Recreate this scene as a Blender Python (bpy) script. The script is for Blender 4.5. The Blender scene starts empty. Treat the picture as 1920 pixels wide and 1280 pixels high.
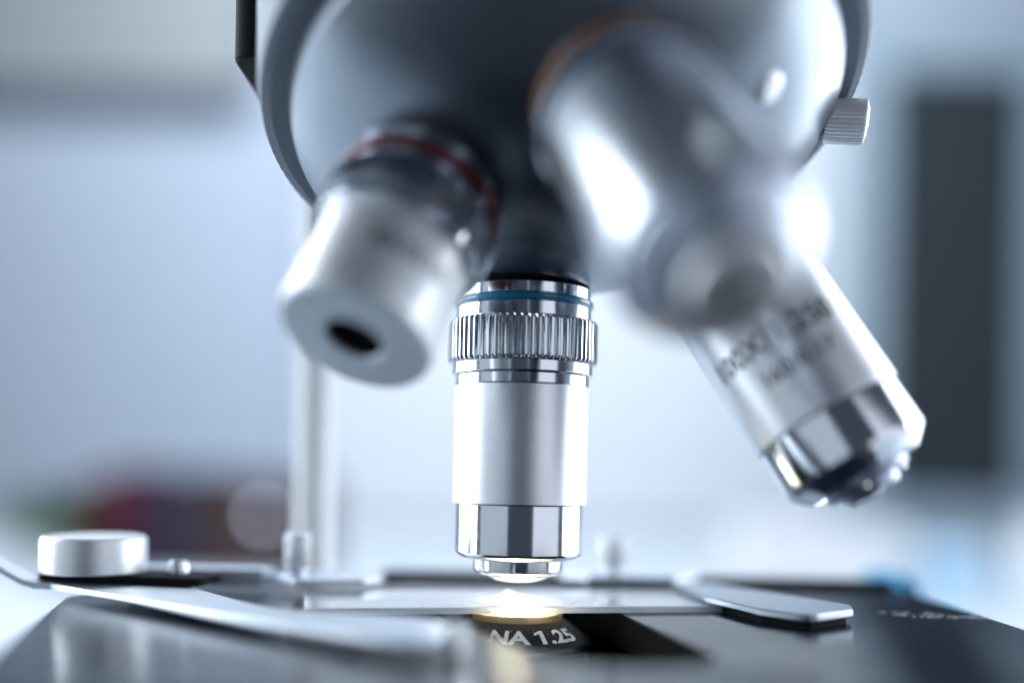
import bpy, bmesh, math, random
from mathutils import Vector, Matrix, Quaternion
random.seed(7)
S = 0.001                                   # everything below is written in millimetres
C = bpy.context.scene.collection
sc = bpy.context.scene
R = math.radians
PI = math.pi

# ------------------------------------------------------------------ camera
cam = bpy.data.cameras.new('camera')
cam.lens = 36; cam.sensor_width = 36; cam.sensor_fit = 'HORIZONTAL'
cam.shift_y = 0.125
cam.clip_start = 0.005; cam.clip_end = 50
cam.dof.use_dof = True
cam.dof.focus_distance = 0.175
cam.dof.aperture_fstop = 2.6
cam.dof.aperture_blades = 0
co = bpy.data.objects.new('camera', cam); C.objects.link(co)
co.matrix_world = Matrix.Translation((-1.5*S, -184*S, 24.6*S)) @ Matrix.Rotation(R(90), 4, 'X') @ Matrix.Rotation(R(1.2), 4, 'Z')
sc.camera = co

# ------------------------------------------------------------------ world, lamps, exposure
w = bpy.data.worlds.new('World'); sc.world = w; w.use_nodes = True
wn = w.node_tree; wn.nodes.clear()
wo = wn.nodes.new('ShaderNodeOutputWorld'); bg = wn.nodes.new('ShaderNodeBackground')
bg.inputs['Color'].default_value = (0.48, 0.62, 0.82, 1); bg.inputs['Strength'].default_value = 0.10
wn.links.new(bg.outputs[0], wo.inputs[0])
sc.view_settings.view_transform = 'Standard'; sc.view_settings.look = 'None'
sc.view_settings.exposure = 0.12; sc.view_settings.gamma = 1
sc.view_settings.use_curve_mapping = False
sc.cycles.use_denoising = True
sc.cycles.max_bounces = 10
sc.cycles.sample_clamp_indirect = 40
sc.cycles.caustics_reflective = True

def area(name, loc, target, sx, sy, power, col, spread=180):
    l = bpy.data.lights.new(name, 'AREA'); l.shape = 'RECTANGLE'
    l.size = sx*S; l.size_y = sy*S; l.energy = power; l.color = col; l.spread = R(spread)
    o = bpy.data.objects.new(name, l); C.objects.link(o)
    p = Vector(loc)*S; d = (Vector(target)*S - p).normalized()
    o.location = p; o.rotation_euler = d.to_track_quat('-Z', 'Y').to_euler()
    return o
area('window_fill_light', (-1450, 500, 330), (0, 0, 50), 1550, 1600, 50, (0.86, 0.94, 1.0))
area('window_fill_light', (1450, 520, 330), (0, 0, 50), 1500, 1500, 34, (0.88, 0.94, 1.0))
area('window_fill_light', (980, -850, 260), (0, 0, 50), 1250, 1300, 4.4, (0.86, 0.9, 1.0))  # added dim lamp in front, makes grey bands in the chrome
area('window_fill_light', (-960, -880, 260), (0, 0, 50), 1350, 1300, 2.9, (0.8, 0.90, 1.0))  # left counterpart, also added for the grey chrome reflections
area('background_fill_light', (-100, 1500, 1900), (-100, 2900, 300), 2000, 500, 50, (0.86, 0.93, 1.0))  # added unseen lamp, aimed at the back wall to brighten it
area('background_fill_light', (-250, 900, 1900), (-250, 900, -150), 1000, 500, 18, (0.86, 0.93, 1.0))  # second added lamp, lights the table top from above

# ------------------------------------------------------------------ materials
def mat(name, col, rough=0.5, metal=0.0, spec=0.5, bump=0.0, bscale=400, var=0.0, vscale=60, rvar=0.0, coat=0.0, emis=None, estr=0):
    m = bpy.data.materials.new(name); m.use_nodes = True
    nt = m.node_tree; b = nt.nodes['Principled BSDF']
    b.inputs['Base Color'].default_value = (*col, 1); b.inputs['Roughness'].default_value = rough
    b.inputs['Metallic'].default_value = metal; b.inputs['Specular IOR Level'].default_value = spec
    b.inputs['Coat Weight'].default_value = coat
    tc = nt.nodes.new('ShaderNodeTexCoord')
    def noise(scale, det=4):
        n = nt.nodes.new('ShaderNodeTexNoise'); n.inputs['Scale'].default_value = scale; n.inputs['Detail'].default_value = det
        nt.links.new(tc.outputs['Object'], n.inputs['Vector']); return n
    if var:
        n = noise(vscale); r = nt.nodes.new('ShaderNodeMapRange')
        r.inputs['To Min'].default_value = 1-var; r.inputs['To Max'].default_value = 1+var
        nt.links.new(n.outputs[0], r.inputs['Value'])
        mx = nt.nodes.new('ShaderNodeMix'); mx.data_type = 'RGBA'; mx.blend_type = 'MULTIPLY'; mx.inputs[0].default_value = 1
        mx.inputs[6].default_value = (*col, 1); nt.links.new(r.outputs[0], mx.inputs[7])
        nt.links.new(mx.outputs[2], b.inputs['Base Color'])
    if rvar:
        n = noise(vscale*2.3, 8); r = nt.nodes.new('ShaderNodeMapRange')
        r.inputs['To Min'].default_value = max(0.01, rough-rvar); r.inputs['To Max'].default_value = rough+rvar
        nt.links.new(n.outputs[0], r.inputs['Value']); nt.links.new(r.outputs[0], b.inputs['Roughness'])
    if bump:
        n = noise(bscale, 3); bp = nt.nodes.new('ShaderNodeBump'); bp.inputs['Strength'].default_value = bump
        bp.inputs['Distance'].default_value = 0.00005
        nt.links.new(n.outputs[0], bp.inputs['Height']); nt.links.new(bp.outputs[0], b.inputs['Normal'])
    if emis:
        b.inputs['Emission Color'].default_value = (*emis, 1); b.inputs['Emission Strength'].default_value = estr
    return m

M = {}
M['chrome'] = mat('chrome', (0.72, 0.76, 0.81), 0.12, 1, rvar=0.05, vscale=300)
M['satin'] = mat('satin_aluminium', (0.80, 0.83, 0.88), 0.36, 1, bump=0.35, bscale=7000, rvar=0.05, vscale=500, var=0.04)
M['dark_knurl'] = mat('dark_knurled_metal', (0.26, 0.30, 0.36), 0.25, 1)
M['front_barrel'] = mat('front_barrel_metal', (0.74, 0.79, 0.86), 0.30, 1, rvar=0.03, vscale=300)
M['gunmetal'] = mat('gunmetal', (0.44, 0.50, 0.60), 0.40, 1)
M['satin_soft'] = mat('satin_soft_aluminium', (0.88, 0.90, 0.93), 0.5, 0.9, rvar=0.05, vscale=500)
M['knurl'] = mat('knurled_metal', (0.74, 0.78, 0.83), 0.17, 1, rvar=0.07, vscale=800)
M['blue'] = mat('blue_enamel', (0.01, 0.22, 0.42), 0.25, 0, coat=0.5)
M['red'] = mat('red_enamel', (0.13, 0.022, 0.035), 0.35, 0.2)
M['orange'] = mat('amber_enamel', (0.38, 0.16, 0.06), 0.35, 0.2)
M['dome'] = mat('grey_lacquer', (0.235, 0.27, 0.315), 0.32, 1.0, rvar=0.03, vscale=100)
M['ring'] = mat('grip_ring_metal', (0.16, 0.19, 0.23), 0.6, 0.45, rvar=0.05, vscale=200)
M['black'] = mat('black_paint', (0.010, 0.013, 0.018), 0.4, spec=0.3)
M['matte'] = mat('matte_black', (0.006, 0.008, 0.010), 0.7, spec=0.12)
M['cavity'] = mat('cavity_shade_black', (0.004, 0.005, 0.006), 0.85, spec=0.05)
M['stage'] = mat('black_anodised_stage', (0.008, 0.015, 0.026), 0.20, 0.0, spec=0.22, bump=0.06, bscale=5000, rvar=0.03, vscale=60, var=0.2)
M['steel'] = mat('brushed_steel', (0.64, 0.70, 0.78), 0.48, 1, bump=0.25, bscale=5000, rvar=0.06, vscale=300)
M['text_dark'] = mat('dark_engraving', (0.03, 0.035, 0.05), 0.6)
M['text_white'] = mat('white_print', (0.90, 0.92, 0.95), 0.55, bump=0.3, bscale=3000, var=0.25, vscale=900)
M['gold'] = mat('brass_ring', (0.95, 0.70, 0.38), 0.35, 0.6)
M['facewhite'] = mat('pale_front_cap', (0.64, 0.73, 0.80), 0.5, 0.25)
M['lens'] = mat('lens_glass', (0.02, 0.025, 0.03), 0.04, 0, coat=1)
M['chip'] = mat('bare_chipped_metal', (0.55, 0.6, 0.66), 0.4, 0.7)
M['glow'] = mat('condenser_light', (1, 0.85, 0.6), 0.4, emis=(1.0, 0.80, 0.53), estr=230)
def specimen_mat():
    m = bpy.data.materials.new('specimen'); m.use_nodes = True; nt = m.node_tree
    nt.nodes.clear(); o = nt.nodes.new('ShaderNodeOutputMaterial')
    d = nt.nodes.new('ShaderNodeBsdfDiffuse'); t = nt.nodes.new('ShaderNodeBsdfTranslucent'); mx = nt.nodes.new('ShaderNodeMixShader')
    for q in (d, t): q.inputs['Color'].default_value = (0.93, 0.93, 0.93, 1)
    mx.inputs[0].default_value = 0.8
    nt.links.new(d.outputs[0], mx.inputs[1]); nt.links.new(t.outputs[0], mx.inputs[2]); nt.links.new(mx.outputs[0], o.inputs[0])
    return m
M['specimen'] = specimen_mat()
def pane_mat(name, rough, film, tint=(0.93, 0.97, 0.98), real=False):
    # thin clear glass: transparent body, Fresnel gloss, a pale haze mixed in to brighten it
    m = bpy.data.materials.new(name); m.use_nodes = True; nt = m.node_tree; nt.nodes.clear()
    N = nt.nodes.new; o = N('ShaderNodeOutputMaterial'); tr = N('ShaderNodeBsdfTransparent'); gl = N('ShaderNodeBsdfGlossy')
    df = N('ShaderNodeBsdfDiffuse'); tl = N('ShaderNodeBsdfTranslucent'); fr = N('ShaderNodeFresnel')
    tr.inputs[0].default_value = (*tint, 1); gl.inputs['Roughness'].default_value = rough; gl.inputs['Color'].default_value = (1, 1, 1, 1)
    df.inputs[0].default_value = (0.86, 0.90, 0.96, 1); tl.inputs[0].default_value = (0.86, 0.90, 0.96, 1); fr.inputs[0].default_value = 1.52
    a = N('ShaderNodeMixShader'); b = N('ShaderNodeMixShader'); c = N('ShaderNodeMixShader')
    nz = N('ShaderNodeTexNoise'); nz.inputs['Scale'].default_value = 70; tc = N('ShaderNodeTexCoord')
    mr = N('ShaderNodeMapRange'); mr.inputs['To Min'].default_value = film*0.6; mr.inputs['To Max'].default_value = film*1.4
    nt.links.new(tc.outputs['Object'], nz.inputs['Vector']); nt.links.new(nz.outputs[0], mr.inputs[0])
    a.inputs[0].default_value = 0.5; nt.links.new(df.outputs[0], a.inputs[1]); nt.links.new(tl.outputs[0], a.inputs[2])
    nt.links.new(mr.outputs[0], b.inputs[0]); nt.links.new(tr.outputs[0], b.inputs[1]); nt.links.new(a.outputs[0], b.inputs[2])
    ge = N('ShaderNodeNewGeometry'); sb = N('ShaderNodeMath'); sb.operation = 'SUBTRACT'; sb.inputs[0].default_value = 1
    ml = N('ShaderNodeMath'); ml.operation = 'MULTIPLY'
    nt.links.new(ge.outputs['Backfacing'], sb.inputs[1]); nt.links.new(sb.outputs[0], ml.inputs[0]); nt.links.new(fr.outputs[0], ml.inputs[1])
    nt.links.new(ml.outputs[0], c.inputs[0]); nt.links.new(b.outputs[0], c.inputs[1]); nt.links.new(gl.outputs[0], c.inputs[2])
    if real:                                   # solid refracting glass under the film
        g = N('ShaderNodeBsdfGlass'); g.inputs['IOR'].default_value = 1.52; g.inputs['Roughness'].default_value = rough
        g.inputs['Color'].default_value = (0.97, 0.99, 1, 1)
        nt.links.new(g.outputs[0], b.inputs[1])
    nt.links.new(c.outputs[0], o.inputs[0]); return m
M['glass'] = pane_mat('slide_glass', 0.03, 0.48, real=True)
M['cover'] = pane_mat('cover_glass', 0.03, 0.10)
M['gedge'] = pane_mat('ground_glass_edge', 0.25, 0.70, real=True)
M['cedge'] = pane_mat('cover_glass_edge', 0.2, 0.62)

# ------------------------------------------------------------------ helpers
def link(name, bm, m, parent=None, loc=None, quat=None, smooth=True, ang=18):
    me = bpy.data.meshes.new(name)
    bmesh.ops.recalc_face_normals(bm, faces=bm.faces)
    for v in bm.verts: v.co *= S
    bm.to_mesh(me); bm.free()
    for mm in (m if isinstance(m, (list, tuple)) else [m]): me.materials.append(mm)
    if smooth:
        for p in me.polygons: p.use_smooth = True
        me.set_sharp_from_angle(angle=R(ang))
    o = bpy.data.objects.new(name, me); C.objects.link(o)
    if parent: o.parent = parent
    if loc is not None: o.location = Vector(loc)*S
    if quat is not None: o.rotation_mode = 'QUATERNION'; o.rotation_quaternion = quat
    return o

def empty(name, parent=None, loc=(0, 0, 0), quat=None):
    o = bpy.data.objects.new(name, None); C.objects.link(o); o.empty_display_size = 0.01
    o.location = Vector(loc)*S
    if parent: o.parent = parent
    if quat is not None: o.rotation_mode = 'QUATERNION'; o.rotation_quaternion = quat
    return o

def tag(o, label=None, cat=None, group=None, kind=None):
    if label: o['label'] = label
    if cat: o['category'] = cat
    if group: o['group'] = group
    if kind: o['kind'] = kind
    return o

def lathe(bm, prof, n=128, mod=None, close=False):
    """prof: list of (r, z); r == 0 at the ends closes on the axis."""
    rings = []
    for i, (r, z) in enumerate(prof):
        if r < 1e-6: rings.append([bm.verts.new((0, 0, z))]); continue
        ring = []
        for k in range(n):
            a = 2*PI*k/n; rr = r if mod is None else mod(i, a, r)
            ring.append(bm.verts.new((rr*math.cos(a), rr*math.sin(a), z)))
        rings.append(ring)
    pairs = list(zip(rings, rings[1:]))
    if close: pairs.append((rings[-1], rings[0]))
    for A, B in pairs:
        for k in range(n):
            j = (k+1) % n
            if len(A) == 1 and len(B) == 1: continue
            if len(A) == 1: bm.faces.new((A[0], B[k], B[j]))
            elif len(B) == 1: bm.faces.new((A[k], A[j], B[0]))
            else: bm.faces.new((A[k], A[j], B[j], B[k]))
    return bm

def tube_profile(r, z0, z1, ri, b=0.25):
    """closed ring section between inner radius ri and r, z0 > z1, with small bevels outside"""
    return [(ri, z0), (r-b, z0), (r-b*0.3, z0-b*0.3), (r, z0-b), (r, z1+b), (r-b*0.3, z1+b*0.3), (r-b, z1), (ri, z1)]

def knurl_ring(R0, z0, z1, ri, N, depth, b=0.7, sub=8, duty=0.30):
    bm = bmesh.new(); n = N*sub
    prof = [(ri, z0), (R0-b, z0), (R0-b*0.35, z0-b*0.25), (R0, z0-b), (R0, z1+b), (R0-b*0.35, z1+b*0.25), (R0-b, z1), (ri, z1)]
    def mod(i, a, r):
        if i in (0, 7) : return r
        ph = (a*N/(2*PI)) % 1.0
        d = min(ph, 1-ph)
        g = 1.0 if d < duty*0.35 else max(0.0, 1-(d-duty*0.35)/(duty*0.8))
        k = 0.5 if i in (1, 6) else 1
        return r - depth*k*g - 0.05*(1-math.cos(2*PI*(ph-0.5)))*depth
    return lathe(bm, prof, n, mod, close=True)

def prism(pts, z0, z1, bev=0.25, seg=2, bm=None):
    bm = bm or bmesh.new()
    vs = [bm.verts.new((x, y, z0)) for x, y in pts]
    f = bm.faces.new(vs)
    r = bmesh.ops.extrude_face_region(bm, geom=[f])
    nv = [g for g in r['geom'] if isinstance(g, bmesh.types.BMVert)]
    for v in nv: v.co.z = z1
    bmesh.ops.recalc_face_normals(bm, faces=bm.faces)
    if bev: 
        ed = [e for e in bm.edges if abs(e.verts[0].co.z-e.verts[1].co.z) < 1e-6]
        bmesh.ops.bevel(bm, geom=ed, offset=bev, segments=seg, affect='EDGES', profile=0.6)
    return bm

def smooth_poly(pts, n=6):
    out = []
    m = len(pts)
    for i in range(m):
        p0, p1, p2, p3 = (Vector(pts[(i+k-1) % m]) for k in range(4))
        for t in range(n):
            u = t/n
            out.append(tuple(0.5*((2*p1)+(-p0+p2)*u+(2*p0-5*p1+4*p2-p3)*u*u+(-p0+3*p1-3*p2+p3)*u**3)))
    return out

def round_poly(pts, rads, n=7):
    out = []; m = len(pts)
    for i in range(m):
        p = Vector(pts[i]); a = Vector(pts[i-1])-p; b = Vector(pts[(i+1) % m])-p
        r = rads[i] if isinstance(rads, (list, tuple)) else rads
        if r <= 0: out.append(tuple(p)); continue
        ang = a.angle(b); t = min(r/math.tan(ang/2), a.length*0.49, b.length*0.49)
        A = p+a.normalized()*t; B = p+b.normalized()*t
        for k in range(n+1):
            u = k/n; out.append(tuple((1-u)**2*A+2*u*(1-u)*p+u*u*B))
    return out

def box(bm, x0, x1, y0, y1, z0, z1, bev=0.0, seg=3):
    r = bmesh.ops.create_cube(bm, size=1)
    for v in r['verts']:
        v.co = Vector(((x0+x1)/2+v.co.x*(x1-x0), (y0+y1)/2+v.co.y*(y1-y0), (z0+z1)/2+v.co.z*(z1-z0)))
    if bev:
        es = list({e for v in r['verts'] for e in v.link_edges})
        bmesh.ops.bevel(bm, geom=es, offset=bev, segments=seg, affect='EDGES')
    return bm

def text_bm(s, size, track=1.0, lift=0.0, ext=0.05, bold=0.0):
    cu = bpy.data.curves.new('lettering', 'FONT'); cu.body = s; cu.size = size; cu.align_x = 'CENTER'; cu.align_y = 'CENTER'
    cu.space_character = track; cu.extrude = ext; cu.resolution_u = 8; cu.offset = bold
    ob = bpy.data.objects.new('lettering', cu); C.objects.link(ob)
    dg = bpy.context.evaluated_depsgraph_get(); me = bpy.data.meshes.new_from_object(ob.evaluated_get(dg))
    bm = bmesh.new(); bm.from_mesh(me); bpy.data.objects.remove(ob); bpy.data.meshes.remove(me)
    xs = [v.co.x for v in bm.verts]
    x = min(xs)+0.35
    while x < max(xs):
        bmesh.ops.bisect_plane(bm, geom=bm.verts[:]+bm.edges[:]+bm.faces[:], plane_co=(x, 0, 0), plane_no=(1, 0, 0)); x += 0.35
    return bm

# ------------------------------------------------------------------ setting: wall, table
bm = bmesh.new(); box(bm, -2600, 2600, 2816, 2900, -900, 2300)
tag(link('wall', bm, mat('wall_paint', (0.43, 0.49, 0.59), 0.8, var=0.03, vscale=2), smooth=False), kind='structure')
bm = bmesh.new(); box(bm, -1600, 1900, -130, 2800, -190, -150, 3)
tag(link('table_top', bm, mat('white_laminate', (0.50, 0.56, 0.63), 0.5, var=0.04, vscale=6), smooth=False),
    'long white laboratory table top standing behind and under the microscope', 'table')

# ------------------------------------------------------------------ microscope
P = Vector((0, 0, 114)); AL, PH = R(24), R(17)
sa, ca = math.sin(AL), math.cos(AL)
a_ax = Vector((sa*math.sin(PH), -sa*math.cos(PH), -ca)).normalized()
v0 = Vector((0, 0, -1))
def cone_dir(deg):
    t = R(deg); return (math.cos(t)*v0+(1-math.cos(t))*a_ax.dot(v0)*a_ax+math.sin(t)*a_ax.cross(v0)).normalized()
dirs = [cone_dir(90), cone_dir(-90)]
dR, dL = (dirs[0], dirs[1]) if dirs[0].x > dirs[1].x else (dirs[1], dirs[0])
dF = cone_dir(180)

BASE = Vector((0, 60, -150))
scope = tag(empty('microscope', None, BASE), 'compound microscope with four silver objectives over a black stage holding a glass slide', 'microscope')
def rel(p): return Vector(p)-BASE
cam_p = Vector((-1.5, -184, 24.6))

def frame_for(d, origin):
    """rotation whose local -Z is d and whose local -Y faces the camera"""
    z = -d.normalized(); t = (cam_p-Vector(origin)); t = (t-t.dot(z)*z).normalized()
    y = -t; x = y.cross(z); m = Matrix((x, y, z)).transposed()
    return m.to_quaternion()

# nosepiece
qn = frame_for(a_ax, P)
nose = empty('nosepiece', scope, rel(P+Vector((2.2, 0, 0))), qn); tag(nose)
DR = 57.9
bm = bmesh.new(); prof = [(0, -DR)]
for k in range(1, 25):
    r = 44.6*k/24; prof.append((r, -math.sqrt(DR*DR-r*r)))
prof += [(45.2, -33.6), (45.3, -32.5), (45.3, 0), (0, 0)]
dome = link('turret_dome', bm2 := lathe(bm, prof, 160), M['dome'], nose)
bm = bmesh.new(); N = 150
prof = [(44, -33.6), (48.0, -33.3), (49.6, -32.6), (49.9, -31.5), (49.9, -11), (49.5, -10), (44, -10)]
def gm(i, a, r):
    if i in (0, 6, 1, 5): return r
    return r-0.05*(1+math.cos(a*N))
link('grip_ring', lathe(bm, prof, N*6, gm, close=True), M['ring'], nose)
# black carrier above the ring
bm = bmesh.new(); 
prof = [(0, -9.0), (46, -9.0), (47.5, -8.4), (48, -7), (48, 30), (0, 30)]
link('carrier_disc', lathe(bm, prof, 128), M['matte'], nose)

# small screw set in the dome (world point on the sphere)
PC = P+Vector((2.2, 0, 0)); n = (Vector((33.8, -33.4, 82.0))-PC).normalized(); pt = PC+n*57.8
q = n.to_track_quat('Z', 'Y')
bm = bmesh.new(); lathe(bm, [(0, 1.0), (1.6, 0.9), (2.4, 0.3), (2.6, -0.4), (0, -0.4)], 32)
o = link('screw', bm, M['satin_soft'], scope, rel(pt), q)
# knurled click-stop screw on the right rim
bm = knurl_ring(3.8, 5.6, -1.2, 0.5, 34, 0.2, 0.5)
c = link('set_screw', bm, M['satin_soft'], scope, rel((52.0, -8.6, 85.4)), Vector((1, -0.22, -0.10)).to_track_quat('Z', 'Y'))
bm = bmesh.new(); lathe(bm, [(0, 5.85), (2.7, 5.8), (3.2, 5.4), (3.2, -1.0), (0, -1.0)], 48)
link('screw_face', bm, M['chrome'], c)

# black head casting behind the nosepiece
bm = bmesh.new(); pts = round_poly([(-50.6, -12), (54, -12), (54, 70), (-50.6, 70)], 5)
link('head_casting', prism(pts, 93, 175, 1.2, 3), M['matte'], scope, rel((0, 0, 0)))

# ---- objectives
def ring_part(name, prof, m, par, n=160, close=True, lab=None):
    o = link(name, lathe(bmesh.new(), prof, n, close=close), m, par)
    if lab: o['label'] = lab
    return o
def t2(r, t0, t1, ri=6, b=0.18): return tube_profile(r, -t0, -t1, ri, b)

def objective(d, start, label):
    org = P+d*start
    q = frame_for(d, P+d*(start+25))
    e = empty('objective', scope, rel(org), q); e['label'] = label
    return e

# in-use objective: flange at z 57.7
ob = objective(v0, 114-57.2, 'upright objective with a blue ring pointing down at the slide')
Z0 = 57.2
def z(v): return Z0-v
ring_part('mount_ring', t2(12.0, z(56.6), z(54.6), 5), M['chrome'], ob)
ring_part('colour_ring', t2(12.55, z(54.58), z(53.35), 5, 0.4), M['blue'], ob)
ring_part('collar', t2(12.15, z(53.33), z(50.9), 5), M['chrome'], ob)
link('knurled_ring', knurl_ring(13.4, -z(50.88), -z(43.4), 6, 66, 0.42, 0.55), M['knurl'], ob)
ring_part('collar', t2(12.55, z(43.38), z(41.3), 5), M['chrome'], ob)
ring_part('collar', t2(11.95, z(41.28), z(39.3), 5), M['chrome'], ob)
ring_part('barrel', t2(12.1, z(39.28), z(18.55), 5, 0.15), M['satin'], ob)
ring_part('lower_sleeve', [(5, -z(18.53)), (11.25, -z(18.53)), (11.35, -z(18.4)), (11.35, -z(10.0)), (11.2, -z(9.6)), (10.1, -z(9.0)), (5, -z(8.9))], M['chrome'], ob)
ring_part('tip_sleeve', [(4, -z(8.88)), (8.1, -z(8.88)), (8.1, -z(6.9)), (7.9, -z(6.6)), (7.1, -z(6.15)), (6.3, -z(6.1)), (6.1, -z(5.75)), (4.6, -z(5.0)), (3.2, -z(4.75)), (3.0, -z(5.0)), (3.0, -z(8.5)), (4, -z(8.5))], M['chrome'], ob)
bm = lathe(bmesh.new(), [(0, -z(4.55)), (1.5, -z(4.62)), (2.4, -z(4.8)), (2.95, -z(5.1)), (2.95, -z(6)), (0, -z(6))], 64)
link('front_lens', bm, M['lens'], ob)

ring_part('lower_reflector', [(8.15, -z(8.92)), (10.0, -z(9.02)), (10.08, -z(8.94)), (10.0, -z(8.84)), (8.15, -z(8.74))], M['satin_soft'], ob)  # added satin ring, scatters condenser light down to the stage
ring_part('tip_reflector', [(6.2, -z(6.12)), (7.05, -z(6.15)), (7.1, -z(6.08)), (7.0, -z(6.0)), (6.2, -z(5.98))], M['satin_soft'], ob)  # smaller added reflector ring at the tip, same purpose
# right objective, length 51.7
ob = objective(dR, 55.7, 'engraved objective leaning out to the right, third of the four in sharpness')
ob['label'] = 'engraved silver objective leaning out to the lower right'
L = 52.3
ring_part('mount_ring', t2(12.3, 0, 3.2, 5), M['chrome'], ob)
ring_part('collar', t2(12.6, 3.22, 5.2, 5), M['chrome'], ob)
link('knurled_ring', knurl_ring(13.5, -5.22, -12.3, 6, 66, 0.42, 0.55), M['knurl'], ob)
ring_part('collar', t2(12.6, 12.32, 15.5, 5), M['chrome'], ob)
ring_part('barrel', t2(12.2, 15.52, 40.5, 5, 0.2), M['satin'], ob)
ring_part('lower_sleeve', [(5, -40.52), (11.6, -40.52), (11.8, -40.7), (11.8, -48.2), (11.5, -49.0), (9.2, -51.2), (8.6, -51.3), (8.4, -49.6), (5, -49.6)], M['chrome'], ob)
ring_part('tip_sleeve', [(2.5, -49.5), (6.9, -49.5), (6.9, -52.0), (6.4, -52.6), (4.6, -52.8), (4.3, -54.0), (3.7, -54.4), (2.5, -54.0)], M['gunmetal'], ob)
bm = lathe(bmesh.new(), [(0, -54.7), (1.4, -54.5), (2.6, -53.9), (2.6, -52), (0, -52)], 64)
link('front_lens', bm, M['chrome'], ob)
for k in range(3):
    an = R(-100+k*120); bm = lathe(bmesh.new(), [(0, -53.3), (0.7, -53.2), (0.95, -52.7), (0.95, -51.4), (0, -51.4)], 24)
    bmesh.ops.translate(bm, verts=bm.verts, vec=(5.5*math.cos(an), 5.5*math.sin(an), 0))
    link('tip_screw', bm, M['chrome'], ob)
def wrap_cyl(bm, rad, zc, a0, sgn=1, slant=0):
    for v in bm.verts:
        x, y, l = v.co
        a = a0+sgn*x/rad; r = rad+l
        v.co = Vector((r*math.cos(a), r*math.sin(a), zc+y))
    return bm
bm = wrap_cyl(text_bm('100X/1.250', 4.6, 1.06, ext=0.03, bold=0.05), 12.26, -27.3, R(-94))
link('engraving', bm, M['text_dark'], ob, smooth=False)
bm = wrap_cyl(text_bm('160/0.17', 3.3, 1.1, ext=0.03, bold=0.04), 12.26, -32.6, R(-85))
link('engraving', bm, M['text_dark'], ob, smooth=False)

# left objective, short
ob = objective(dL, 55.7, 'short objective with a red ring and pale flat face leaning left')
ring_part('mount_ring', t2(12.2, 0, 2.6, 5), M['chrome'], ob)
ring_part('colour_ring', t2(12.9, 2.62, 4.6, 5, 0.4), M['red'], ob)
ring_part('collar', t2(12.4, 4.62, 6.4, 5), M['chrome'], ob)
link('knurled_ring', knurl_ring(13.4, -6.42, -12.0, 6, 66, 0.42, 0.55), M['dark_knurl'], ob)
ring_part('collar', t2(12.5, 12.02, 14.2, 5), M['chrome'], ob)
ring_part('barrel', t2(11.3, 14.22, 29.6, 5, 0.25), M['satin_soft'], ob)
ring_part('front_cap', [(4.3, -29.62), (10.6, -29.62), (10.95, -29.9), (10.85, -30.25), (4.5, -30.3), (4.2, -29.9)], M['facewhite'], ob)
bm = lathe(bmesh.new(), [(0, -28.4), (2, -28.5), (4.5, -28.9), (4.5, -26), (0, -26)], 64)
link('front_lens', bm, M['cavity'], ob)
bm = wrap_cyl(text_bm('4X/0.10', 3.6, 1.06, ext=0.03, bold=0.04), 11.36, -20.5, R(-80))
link('engraving', bm, M['text_dark'], ob, smooth=False)

# front objective, nearest to the camera
ob = objective(dF, 55.7, 'strongly blurred objective with an amber ring pointing out toward the viewer')
ring_part('mount_ring', t2(12.2, 0, 3.2, 5), M['chrome'], ob)
ring_part('colour_ring', t2(12.9, 3.22, 5.2, 5, 0.4), M['orange'], ob)
link('knurled_ring', knurl_ring(13.4, -5.22, -9.0, 6, 66, 0.42, 0.55), M['dark_knurl'], ob)
ring_part('collar', t2(12.0, 9.02, 11.0, 5), M['gunmetal'], ob)
ring_part('barrel', t2(12.1, 11.02, 41.0, 5, 0.3), M['front_barrel'], ob)
ring_part('lower_sleeve', [(5, -41.02), (11.2, -41.02), (11.3, -41.2), (11.2, -42.4), (7.6, -46.4), (5, -46.5)], M['gunmetal'], ob)
ring_part('tip_sleeve', [(1.7, -46.4), (6.2, -46.52), (6.2, -48.3), (5.8, -48.8), (1.7, -49.2)], M['satin_soft'], ob)
bm = lathe(bmesh.new(), [(0, -48.9), (1.0, -48.8), (1.7, -48.4), (1.7, -47), (0, -47)], 64)
link('front_lens', bm, M['lens'], ob)

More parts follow.
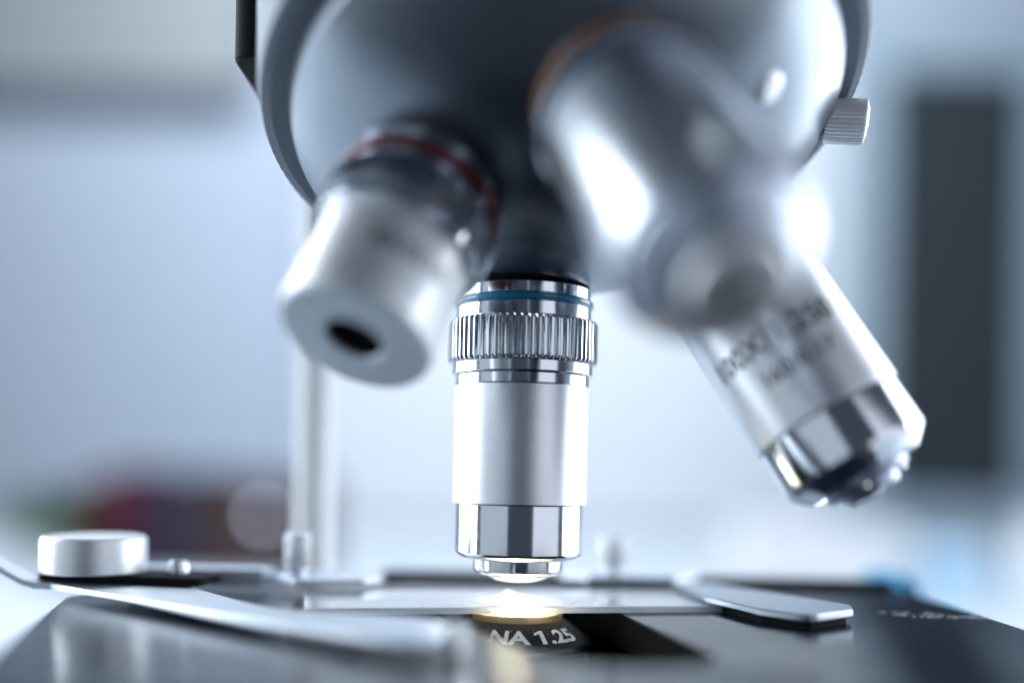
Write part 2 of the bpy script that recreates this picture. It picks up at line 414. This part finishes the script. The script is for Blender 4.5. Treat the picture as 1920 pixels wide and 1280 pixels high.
# ---- stage
hole = smooth_poly([(-17, -3), (-15, 9), (-6, 17), (7, 17), (15.5, 8), (18.5, -8), (22.6, -26), (26.2, -42), (25.2, -49.5), (18, -53), (9, -52.5), (2.6, -47), (-3, -35), (-9, -21)], 6)
outer = round_poly([(-81.5, 0.5), (-62, -72), (-62, -100), (84, -100), (84.3, 4), (84.8, 49), (-40, 49), (-62, 30)], [2.5, 6, 3, 3, 3, 2, 3, 3], 5)
def plate_with_hole(outer, hole, z0, z1, be=0.7):
    bm = bmesh.new()
    rows = []
    def loop(pts, zz): return [bm.verts.new((x, y, zz)) for x, y in pts]
    def inset(pts, d):
        out = []; m = len(pts)
        area2 = sum(pts[i][0]*pts[(i+1) % m][1]-pts[(i+1) % m][0]*pts[i][1] for i in range(m))
        s = 1 if area2 > 0 else -1
        for i in range(m):
            t = Vector(pts[(i+1) % m])-Vector(pts[i-1]); t.normalize()
            nrm = Vector((-t.y, t.x))*s
            out.append((pts[i][0]+nrm.x*d, pts[i][1]+nrm.y*d))
        return out
    def side(pts, dirn, b):
        L0 = loop(pts, z0); L1 = loop(pts, z1-b); L2 = loop(inset(pts, dirn*b*0.3), z1-b*0.3); L3 = loop(inset(pts, dirn*b), z1)
        for A, B in ((L0, L1), (L1, L2), (L2, L3)):
            for i in range(len(A)):
                j = (i+1) % len(A); bm.faces.new((A[i], A[j], B[j], B[i]))
        return L3
    o3 = side(outer, 1, be); h3 = side(hole, -1, 0.5)
    es = []
    for Lp in (o3, h3):
        for i in range(len(Lp)): es.append(bm.edges.get((Lp[i], Lp[(i+1) % len(Lp)])))
    bmesh.ops.triangle_fill(bm, edges=es, use_beauty=True, use_dissolve=False)
    for f in bm.faces:
        c = f.calc_center_median()
        if -18 < c.x < 27 and -54 < c.y < 18 and c.z < -0.4: f.material_index = 1  # hole walls coloured near-black, shade put into the material
    return bm
st = link('stage', plate_with_hole(outer, hole, -6, 0), [M['stage'], M['cavity']], scope, rel((0, 0, 0)), ang=40)
bm = bmesh.new(); box(bm, -70, 80, -92, 45, -24, -20)  # added black box, keeps the bright table out of the hole
box(bm, -60, -56, -90, 43, -20, -6.02); box(bm, 76, 80, -90, 43, -20, -6.02); box(bm, -56, 76, 39, 43, -20, -6.02); box(bm, -56, 76, -90, -86, -20, -6.02)
link('stage_blackout_box', bm, M['cavity'], st, smooth=False)
bm = bmesh.new(); box(bm, -30, 84.0, 44.2, 48.2, 0.01, 1.5, 0.3)
link('rear_rail', bm, M['matte'], st)
# worn, chipped right edge of the stage
chip = bmesh.new()
def flake(bm, x, y, w, d, zt=0.06, n=9):
    vs = []
    for k in range(n):
        an = 2*PI*k/n; rr = random.uniform(0.45, 1)
        vs.append((x+math.cos(an)*w*rr, y+math.sin(an)*d*rr))
    lo = [bm.verts.new((a, b, 0.012)) for a, b in vs]; up = [bm.verts.new((x+(a-x)*0.8, y+(b-y)*0.8, zt)) for a, b in vs]
    bm.faces.new(up)
    for i in range(n): bm.faces.new((lo[i], lo[(i+1) % n], up[(i+1) % n], up[i]))
for k in range(46):
    u = random.random()**0.6; x = 66+u*17+random.gauss(0, 0.6); y = 2.2+random.gauss(0, 1.3)-u*3
    flake(chip, min(x, 82.5), y, random.uniform(0.15, 1.3), random.uniform(0.1, 0.5), 0.03)
for k in range(16):
    flake(chip, random.uniform(70, 82.8), random.uniform(-3, -0.5), random.uniform(0.2, 1.1), random.uniform(0.1, 0.3), 0.04)
for k in range(170):                     # dust
    x = random.uniform(-60, 82); y = random.uniform(-45, 8)
    if -20 < x < 30: continue
    flake(chip, x, y, random.uniform(0.03, 0.13), random.uniform(0.03, 0.12), 0.03, 6)
tag(link('paint_chips', chip, M['chip'], st, smooth=False), kind='stuff')

# foot standing on the table
bm = bmesh.new(); box(bm, -85, 85, -125, 150, -149.5, -112, 8)
link('foot', bm, M['black'], scope, rel((0, 0, 0)))
# condenser
bm = lathe(bmesh.new(), [(8.15, -1.9), (8.6, -2.15), (13.2, -5.6), (13.5, -6.1), (13.4, -6.8), (12.8, -7.2), (12.8, -19.9), (7, -19.9), (7, -2.2)], 128, close=True)
cond = link('condenser', bm, M['black'], scope, rel((0, 0, 0)))
bm = lathe(bmesh.new(), [(6.7, -0.72), (7.75, -0.7), (7.95, -0.82), (8.0, -1.0), (8.0, -2.1), (6.7, -2.1)], 128, close=True)
link('rim', bm, M['gold'], cond)
bm = lathe(bmesh.new(), [(3.4, -1.45), (6.6, -1.95), (6.65, -2.6), (3.4, -2.6)], 96, close=True)
ln = link('condenser_lens', bm, mat('pale_lens', (0.5, 0.46, 0.38), 0.25), cond)
bm = lathe(bmesh.new(), [(0, -1.3), (2, -1.34), (3.38, -1.44), (3.38, -2.5), (0, -2.5)], 64)
link('lit_field', bm, M['glow'], ln)
bm = text_bm('NA 1.25', 4.6, 1.02, ext=0.03, bold=0.15)
def islands(bm):
    seen = set(); out = []
    for v in bm.verts:
        if v in seen: continue
        st_ = [v]; seen.add(v); isl = []
        while st_:
            u = st_.pop(); isl.append(u)
            for e in u.link_edges:
                t = e.other_vert(u)
                if t not in seen: seen.add(t); st_.append(t)
        out.append(isl)
    return out
bmesh.ops.remove_doubles(bm, verts=bm.verts, dist=0.0005)
one = sorted(islands(bm), key=lambda i: sum(v.co.x for v in i)/len(i))[2]      # the stroke of the 1 gets its flag
ox, oy = min(v.co.x for v in one), max(v.co.y for v in one)
fl = [(ox-1.0, oy-1.15), (ox-1.0, oy-0.65), (ox+0.05, oy-0.02), (ox+0.05, oy-0.72)]
lo = [bm.verts.new((a, b, -0.03)) for a, b in fl]; up = [bm.verts.new((a, b, 0.032)) for a, b in fl]
bm.faces.new(up); bm.faces.new(lo[::-1])
for i in range(4): bm.faces.new((lo[i], lo[(i+1) % 4], up[(i+1) % 4], up[i]))
for v in bm.verts:
    x, y, l = v.co
    x *= 1.03; s_ = 0.5+(-y+2.75)*0.90           # distance down the slope from the top of the cone
    sl = Vector((4.6, -3.45)).normalized()
    r = 8.6+sl.x*s_; zz = -2.15+sl.y*s_
    nx, nz = -sl.y, sl.x
    r += nx*(l+0.07); zz += nz*(l+0.07)
    a = R(-90+17)+x/10.9
    v.co = Vector((r*math.cos(a), r*math.sin(a), zz))
link('lettering', bm, M['text_white'], cond, smooth=False)

bm = bmesh.new()
for k in range(60):
    an = R(random.uniform(-150, 0)); s_ = random.uniform(0.3, 5.4); sl = Vector((4.6, -3.45)).normalized(); r = 8.6+sl.x*s_; zz = -2.15+sl.y*s_+0.03
    q_ = bmesh.ops.create_icosphere(bm, subdivisions=1, radius=random.uniform(0.03, 0.075))
    bmesh.ops.translate(bm, verts=q_['verts'], vec=(r*math.cos(an), r*math.sin(an), zz))
tag(link('dust_specks', bm, M['text_white'], cond), kind='stuff')
# ---- specimen holder on the stage
# left lever (spring finger)
lever = smooth_poly([(-88, 1), (-84.5, 0.8), (-74, -7), (-63, -15.5), (-43, -33), (-27.5, -44), (-19, -50), (-13.5, -52.5), (-10.9, -50), (-10.6, -42), (-12, -34.5), (-16, -31.5), (-24, -29.2), (-32.5, -27.3), (-39.5, -23), (-47, -14.5), (-55.5, -3.8), (-63, 5), (-76, 10.5), (-87, 7)], 4)
lev = link('spring_finger', prism(lever, 1.2, 2.3, 0.3, 2), M['steel'], scope, rel((0, 0, 0)))
# upturned tail
bm = bmesh.new(); path = [(-84, 1.2), (-87, 1.3), (-89.5, 1.9), (-92, 3.2), (-95, 4.9), (-99, 6.8)]
for i, (x, zz) in enumerate(path):
    for (yy, dz) in ((0.6, 0), (0.6, 1.15), (6.8, 1.15), (6.8, 0)):
        bm.verts.new((x, yy, zz+dz))
bm.verts.ensure_lookup_table()
for i in range(len(path)-1):
    for k in range(4):
        a, b = i*4+k, i*4+(k+1) % 4; bm.faces.new((bm.verts[a], bm.verts[b], bm.verts[b+4], bm.verts[a+4]))
bm.faces.new([bm.verts[k] for k in range(4)]); bm.faces.new([bm.verts[len(path)*4-4+k] for k in range(4)])
link('bent_tail', bm, M['steel'], lev, ang=35)
bm = lathe(bmesh.new(), [(0, 4.2), (1.3, 4.1), (1.9, 3.5), (2.0, 2.8), (2.0, 0.15), (0, 0.15)], 40)
link('finger_pin', bm, M['satin'], lev, (-8.9, -48.5, 0))
# black link plate, knob, screw
pl = round_poly([(-88.3, 3.5), (-57, -1.5), (-55.6, 8.5), (-62, 15.5), (-84, 15.5), (-89, 10)], 2.5)
blk = link('link_plate', prism(pl, 2.5, 4.0, 0.25, 2), M['matte'], scope, rel((0, 0, 0)))
bm = lathe(bmesh.new(), [(0, 10.75), (8.4, 10.75), (8.9, 10.65), (9.2, 10.3), (9.3, 9.8), (9.3, 4.3), (9.1, 4.05), (0, 4.05)], 128)
link('clamp_knob', bm, mat('pale_aluminium', (0.84, 0.87, 0.90), 0.42, 0.85, bump=0.5, bscale=3500, rvar=0.08, vscale=700), scope, rel((-78.9, 6.6, 0)))
bm = lathe(bmesh.new(), [(0, 6.5), (1.2, 6.4), (1.9, 5.9), (2.1, 5.2), (2.1, 4.02), (0, 4.02)], 32)
link('screw', bm, M['chrome'], scope, rel((-63.4, 7.5, 0)))
bm = bmesh.new(); box(bm, -76, -49.5, 15, 24, 0.9, 4.1, 0.35)
link('holder_bar', bm, M['steel'], scope, rel((0, 0, 0)))
pb = round_poly([(-48.8, 18), (-42, 9.6), (-29.5, 12.8), (-26.5, 17.5), (-28, 27), (-48.5, 28)], 1.0)
link('holder_bracket', prism(pb, 4.15, 5.0, 0.2, 2) if False else prism(pb, 1.9, 2.9, 0.2, 2), M['steel'], scope, rel((0, 0, 0.0)))
def thumb(x, y, z0, z1, r):
    b = knurl_ring(r, z1, z0+1.4, 0.4, 26, 0.2, 0.3)
    o = link('thumb_screw', b, M['knurl'], scope, rel((x, y, 0)))
    b = lathe(bmesh.new(), [(0, z1+0.1), (r*0.75, z1+0.05), (r*0.75, z0), (0, z0)], 40); link('screw_core', b, M['chrome'], o)
thumb(-43.4, 18.5, 2.92, 11.2, 2.6)
thumb(20.6, 36, 2.92, 10.4, 2.8)
pb = round_poly([(9, 35), (15, 28.5), (33, 29), (40, 38), (30, 42), (12, 42)], 1.2)
link('holder_bracket', prism(pb, 1.6, 2.9, 0.2, 2), M['steel'], scope, rel((0, 0, 0)))
# right clip bar
rb = round_poly([(31, 24), (39.5, 24), (57.6, -6.8), (55.8, -13.6), (46.2, -21.6), (39.6, -14.5), (34, 2)], [2, 2, 2.2, 2.6, 3, 4, 6], 6)
link('clip_bar', prism(rb, 1.25, 2.5, 0.25, 1), mat('clip_steel', (0.42, 0.48, 0.55), 0.36, 1, bump=0.3, bscale=4000, rvar=0.05, vscale=250), scope, rel((0, 0, 0)), ang=25)
rb2 = round_poly([(32, 23), (38.5, 23), (56.6, -7.2), (54.9, -12.8), (46.4, -20.4), (40.6, -14.1), (35.2, 2)], 1.5, 4)
link('clip_gap_shade', prism(rb2, 0.01, 1.24, 0.05, 1), M['matte'], scope, rel((0, 0, 0)))  # black filler standing in for the shaded gap under the bar
# support rod rising behind the stage
bm = lathe(bmesh.new(), [(0, 120), (4.2, 120), (4.2, -112), (0, -112)], 64)
link('support_rod', bm, mat('white_rod', (0.93, 0.95, 0.97), 0.8, 0.0), scope, rel((-48.6, 60, 0)))

# ------------------------------------------------------------------ glass slide
ux = Vector((math.cos(R(11.3)), math.sin(R(11.3)), 0)); 
q = Quaternion((0, 0, 1), R(11.3))
W_, D_, T_ = 77.5, 25.0, 1.1
FL = Vector((-35.2, -15.9, 0.02))
base = FL
slide = None
bm = bmesh.new(); box(bm, 0, W_, 0, D_, 0, T_, 0.12, 1)
bmesh.ops.recalc_face_normals(bm, faces=bm.faces)
for f in bm.faces:
    f.material_index = 0 if abs(f.normal.z) > 0.9 else 1
slide = link('glass_slide', bm, [M['glass'], M['gedge']], None, FL, q, smooth=False)
tag(slide, 'clear glass slide lying across the black stage under the upright objective', 'slide')
def loc_in_slide(x, y, zz):
    v = Vector((x, y, zz))-FL; v.rotate(q.inverted()); return v
cp = loc_in_slide(0.3, 0.8, T_+0.02)
bm = lathe(bmesh.new(), [(0, T_+0.2), (9.7, T_+0.2), (9.85, T_+0.14), (9.85, T_+0.02), (0, T_+0.02)], 128)
bm.normal_update(); bmesh.ops.recalc_face_normals(bm, faces=bm.faces)
for f in bm.faces: f.material_index = 0 if abs(f.normal.z) > 0.95 else 1
link('cover_glass', bm, [M['cover'], M['cedge']], slide, (cp.x, cp.y, 0))
bm = bmesh.new()
for ki, (x, y, r_, h_) in enumerate(((-1.6, 1.0, 1.5, 1.5), (-0.6, 0.2, 1.7, 0.9), (0.9, -0.2, 1.7, 0.65), (-3.0, 0.6, 1.1, 0.5), (2.3, -0.1, 1.0, 0.4), (-1.4, -1.2, 1.6, 0.4))):
    r = bmesh.ops.create_icosphere(bm, subdivisions=3, radius=1)
    for v in r['verts']:
        k = 1+random.uniform(-0.13, 0.13)
        v.co = Vector((x+v.co.x*r_*k, y+v.co.y*r_*k*0.8, T_+0.22+0.012*ki+max(0, v.co.z)*h_*k))
lc = loc_in_slide(0, 0, 0)
link('specimen', bm, M['specimen'], slide, (lc.x, lc.y, 0), q.inverted())

# ------------------------------------------------------------------ background things on the table
T = -150
def thing_box(name, label, cat, x0, x1, y0, y1, z1, col, group=None, bev=3, rough=0.6):
    bm = bmesh.new(); box(bm, x0, x1, y0, y1, T+0.5, z1, bev)
    o = link(name, bm, mat(name+'_skin', col, rough, var=0.15, vscale=20)); tag(o, label, cat, group); return o
def book(x0, x1, h, col, label, lean=0):
    y0 = 1300+random.uniform(-8, 8)
    cx = (x0+x1)/2; w_ = (x1-x0)/2
    bm = bmesh.new()
    box(bm, -w_, w_, 0, 4, 0, h, 1.2) ; box(bm, -w_, -w_+3, 3, 160, 0, h, 1.0); box(bm, w_-3, w_, 3, 160, 0, h, 1.0)
    o = link('book', bm, mat('book_cover', col, 0.8, spec=0.1, var=0.2, vscale=15), None, (cx, y0, T+0.5))
    bm = bmesh.new(); box(bm, -w_+3.2, w_-3.2, 5, 155, 4, h-5)
    link('pages', bm, mat('paper', (0.7, 0.7, 0.66), 0.9), o, smooth=False)
    tag(o, label, 'book', 'books standing in a row on the table'); return o
book(-645, -612, 140, (0.08, 0.04, 0.03), 'faded brown book beside the green plant')
book(-611, -578, 152, (0.09, 0.025, 0.028), 'dull red book, second from the green plant')
book(-577, -544, 166, (0.07, 0.018, 0.035), 'dark maroon book beside the dull red one')
book(-543, -508, 158, (0.04, 0.018, 0.04), 'plum black book between the maroon and navy ones')
book(-507, -472, 150, (0.025, 0.03, 0.055), 'navy blue book in the middle of the row')
book(-471, -438, 163, (0.035, 0.03, 0.035), 'charcoal book beside the brown ones')
book(-437, -404, 156, (0.06, 0.032, 0.028), 'brown book next to the dark instrument case')
cs = thing_box('instrument_case', 'dark brown instrument case with an added glowing disc for a glint on its front, behind the white rod', 'case', -401, -285, 1290, 1450, 8, (0.04, 0.028, 0.032), bev=6, rough=0.9)
bm = lathe(bmesh.new(), [(0, 8), (5, 7), (7, 3), (7, -2), (0, -2)], 32)
link('glint_disc', bm, mat('glint_glow', (0.6, 0.62, 0.7), 0.3, emis=(0.62, 0.66, 0.85), estr=5), cs, (-358, 1290, -49), Vector((0, -1, 0)).to_track_quat('Z', 'Y'))  # glowing disc added to give a glint on the case
# plant
pl = tag(empty('potted_plant', None, (-672, 1280, T)), 'small green leafy plant in a pale pot at the far left', 'plant')
bm = lathe(bmesh.new(), [(0, 1), (28, 1), (36, 60), (38, 62), (38, 66), (33, 66), (30, 55), (0, 55)], 48)
link('pot', bm, mat('pot_ceramic', (0.45, 0.48, 0.5), 0.5), pl)
bm = bmesh.new()
for k in range(90):
    an = random.uniform(0, 2*PI); el = random.uniform(0.25, 1.35); ln = random.uniform(60, 125); wd = random.uniform(9, 16)
    d = Vector((math.cos(an)*math.cos(el), math.sin(an)*math.cos(el), math.sin(el))); s = d.cross(Vector((0, 0, 1))).normalized()
    p0 = Vector((0, 0, 55)); prev = None
    for i in range(7):
        u = i/6; p = p0+d*ln*u+Vector((0, 0, -22*u*u)); ww = wd*math.sin(PI*min(0.97, 0.12+0.88*u))
        cur = (bm.verts.new(p-s*ww), bm.verts.new(p+Vector((0, 0, -ww*0.3))), bm.verts.new(p+s*ww))
        if prev:
            bm.faces.new((prev[0], prev[1], cur[1], cur[0])); bm.faces.new((prev[1], prev[2], cur[2], cur[1]))
        prev = cur
link('foliage', bm, mat('leaf', (0.035, 0.12, 0.03), 0.7, spec=0.1, var=0.5, vscale=30), pl)
# right-hand things
def bottle(name, label, x, y, r, h, col, capcol):
    b = lathe(bmesh.new(), [(0, 0.5), (r*0.92, 0.5), (r, 4), (r, h*0.72), (r*0.85, h*0.8), (r*0.42, h*0.87), (r*0.42, h*0.9), (0, h*0.9)], 48)
    o = link(name, b, mat(name+'_plastic', col, 0.4), None, (x, y, T))
    b = lathe(bmesh.new(), [(0, h), (r*0.42, h), (r*0.5, h-2), (r*0.5, h*0.885), (0, h*0.885)], 32); link('cap', b, mat('cap_plastic', capcol, 0.4), o)
    tag(o, label, 'bottle')
thing_box('carton', 'low white carton on the table right behind the stage', 'box', 330, 560, 1250, 1400, -52, (0.68, 0.70, 0.73))
thing_box('carton', 'taller white carton at the far right of the table', 'box', 800, 900, 1300, 1430, -40, (0.86, 0.88, 0.92))
thing_box('tip_box', 'light blue plastic box between the two white cartons', 'box', 590, 650, 1200, 1330, -75, (0.42, 0.62, 0.80))
thing_box('blue_box', 'small saturated blue box peeking past the stage corner', 'box', 91.5, 98, 62, 90, 0.6, (0.03, 0.25, 0.45), bev=2)
bottle('bottle', 'white bottle with a pink cap at the right edge', 745, 1100, 40, 150, (0.8, 0.82, 0.85), (0.6, 0.12, 0.25))
bm = bmesh.new(); box(bm, -590, 930, 2770, 2812, -140, 1500, 4)
tag(link('display_board', bm, mat('white_board', (0.64, 0.68, 0.73), 0.5, var=0.03, vscale=3), smooth=False), 'large white board filling the wall behind the upright objective', 'board')
# wall-side cabinet with dark door
cab = tag(empty('cabinet', None, (1270, 2790, -150)), 'tall white framed cabinet with a dark grey door on the right', 'cabinet')
bm = bmesh.new(); box(bm, -335, -207, -20, 20, 0, 1500, 3); box(bm, 207, 330, -20, 20, 0, 1500, 3); box(bm, -206, 206, -20, 20, 1350, 1500, 3); box(bm, -206, 206, -20, 20, 0, 115, 3)
link('cabinet_frame', bm, mat('pale_frame', (0.33, 0.42, 0.50), 0.5), cab)
bm = bmesh.new(); box(bm, -205, 205, -5, 15, 116, 1349, 2)
link('door', bm, mat('dark_door', (0.035, 0.045, 0.052), 0.9, spec=0.1), cab)
bm = bmesh.new(); box(bm, -2300, -760, 2690, 2810, 1080, 1900, 6)
tag(link('wall_cabinet', bm, mat('grey_cabinet', (0.27, 0.29, 0.31), 0.6)), 'grey cupboard hung high on the wall at the upper left', 'cupboard')
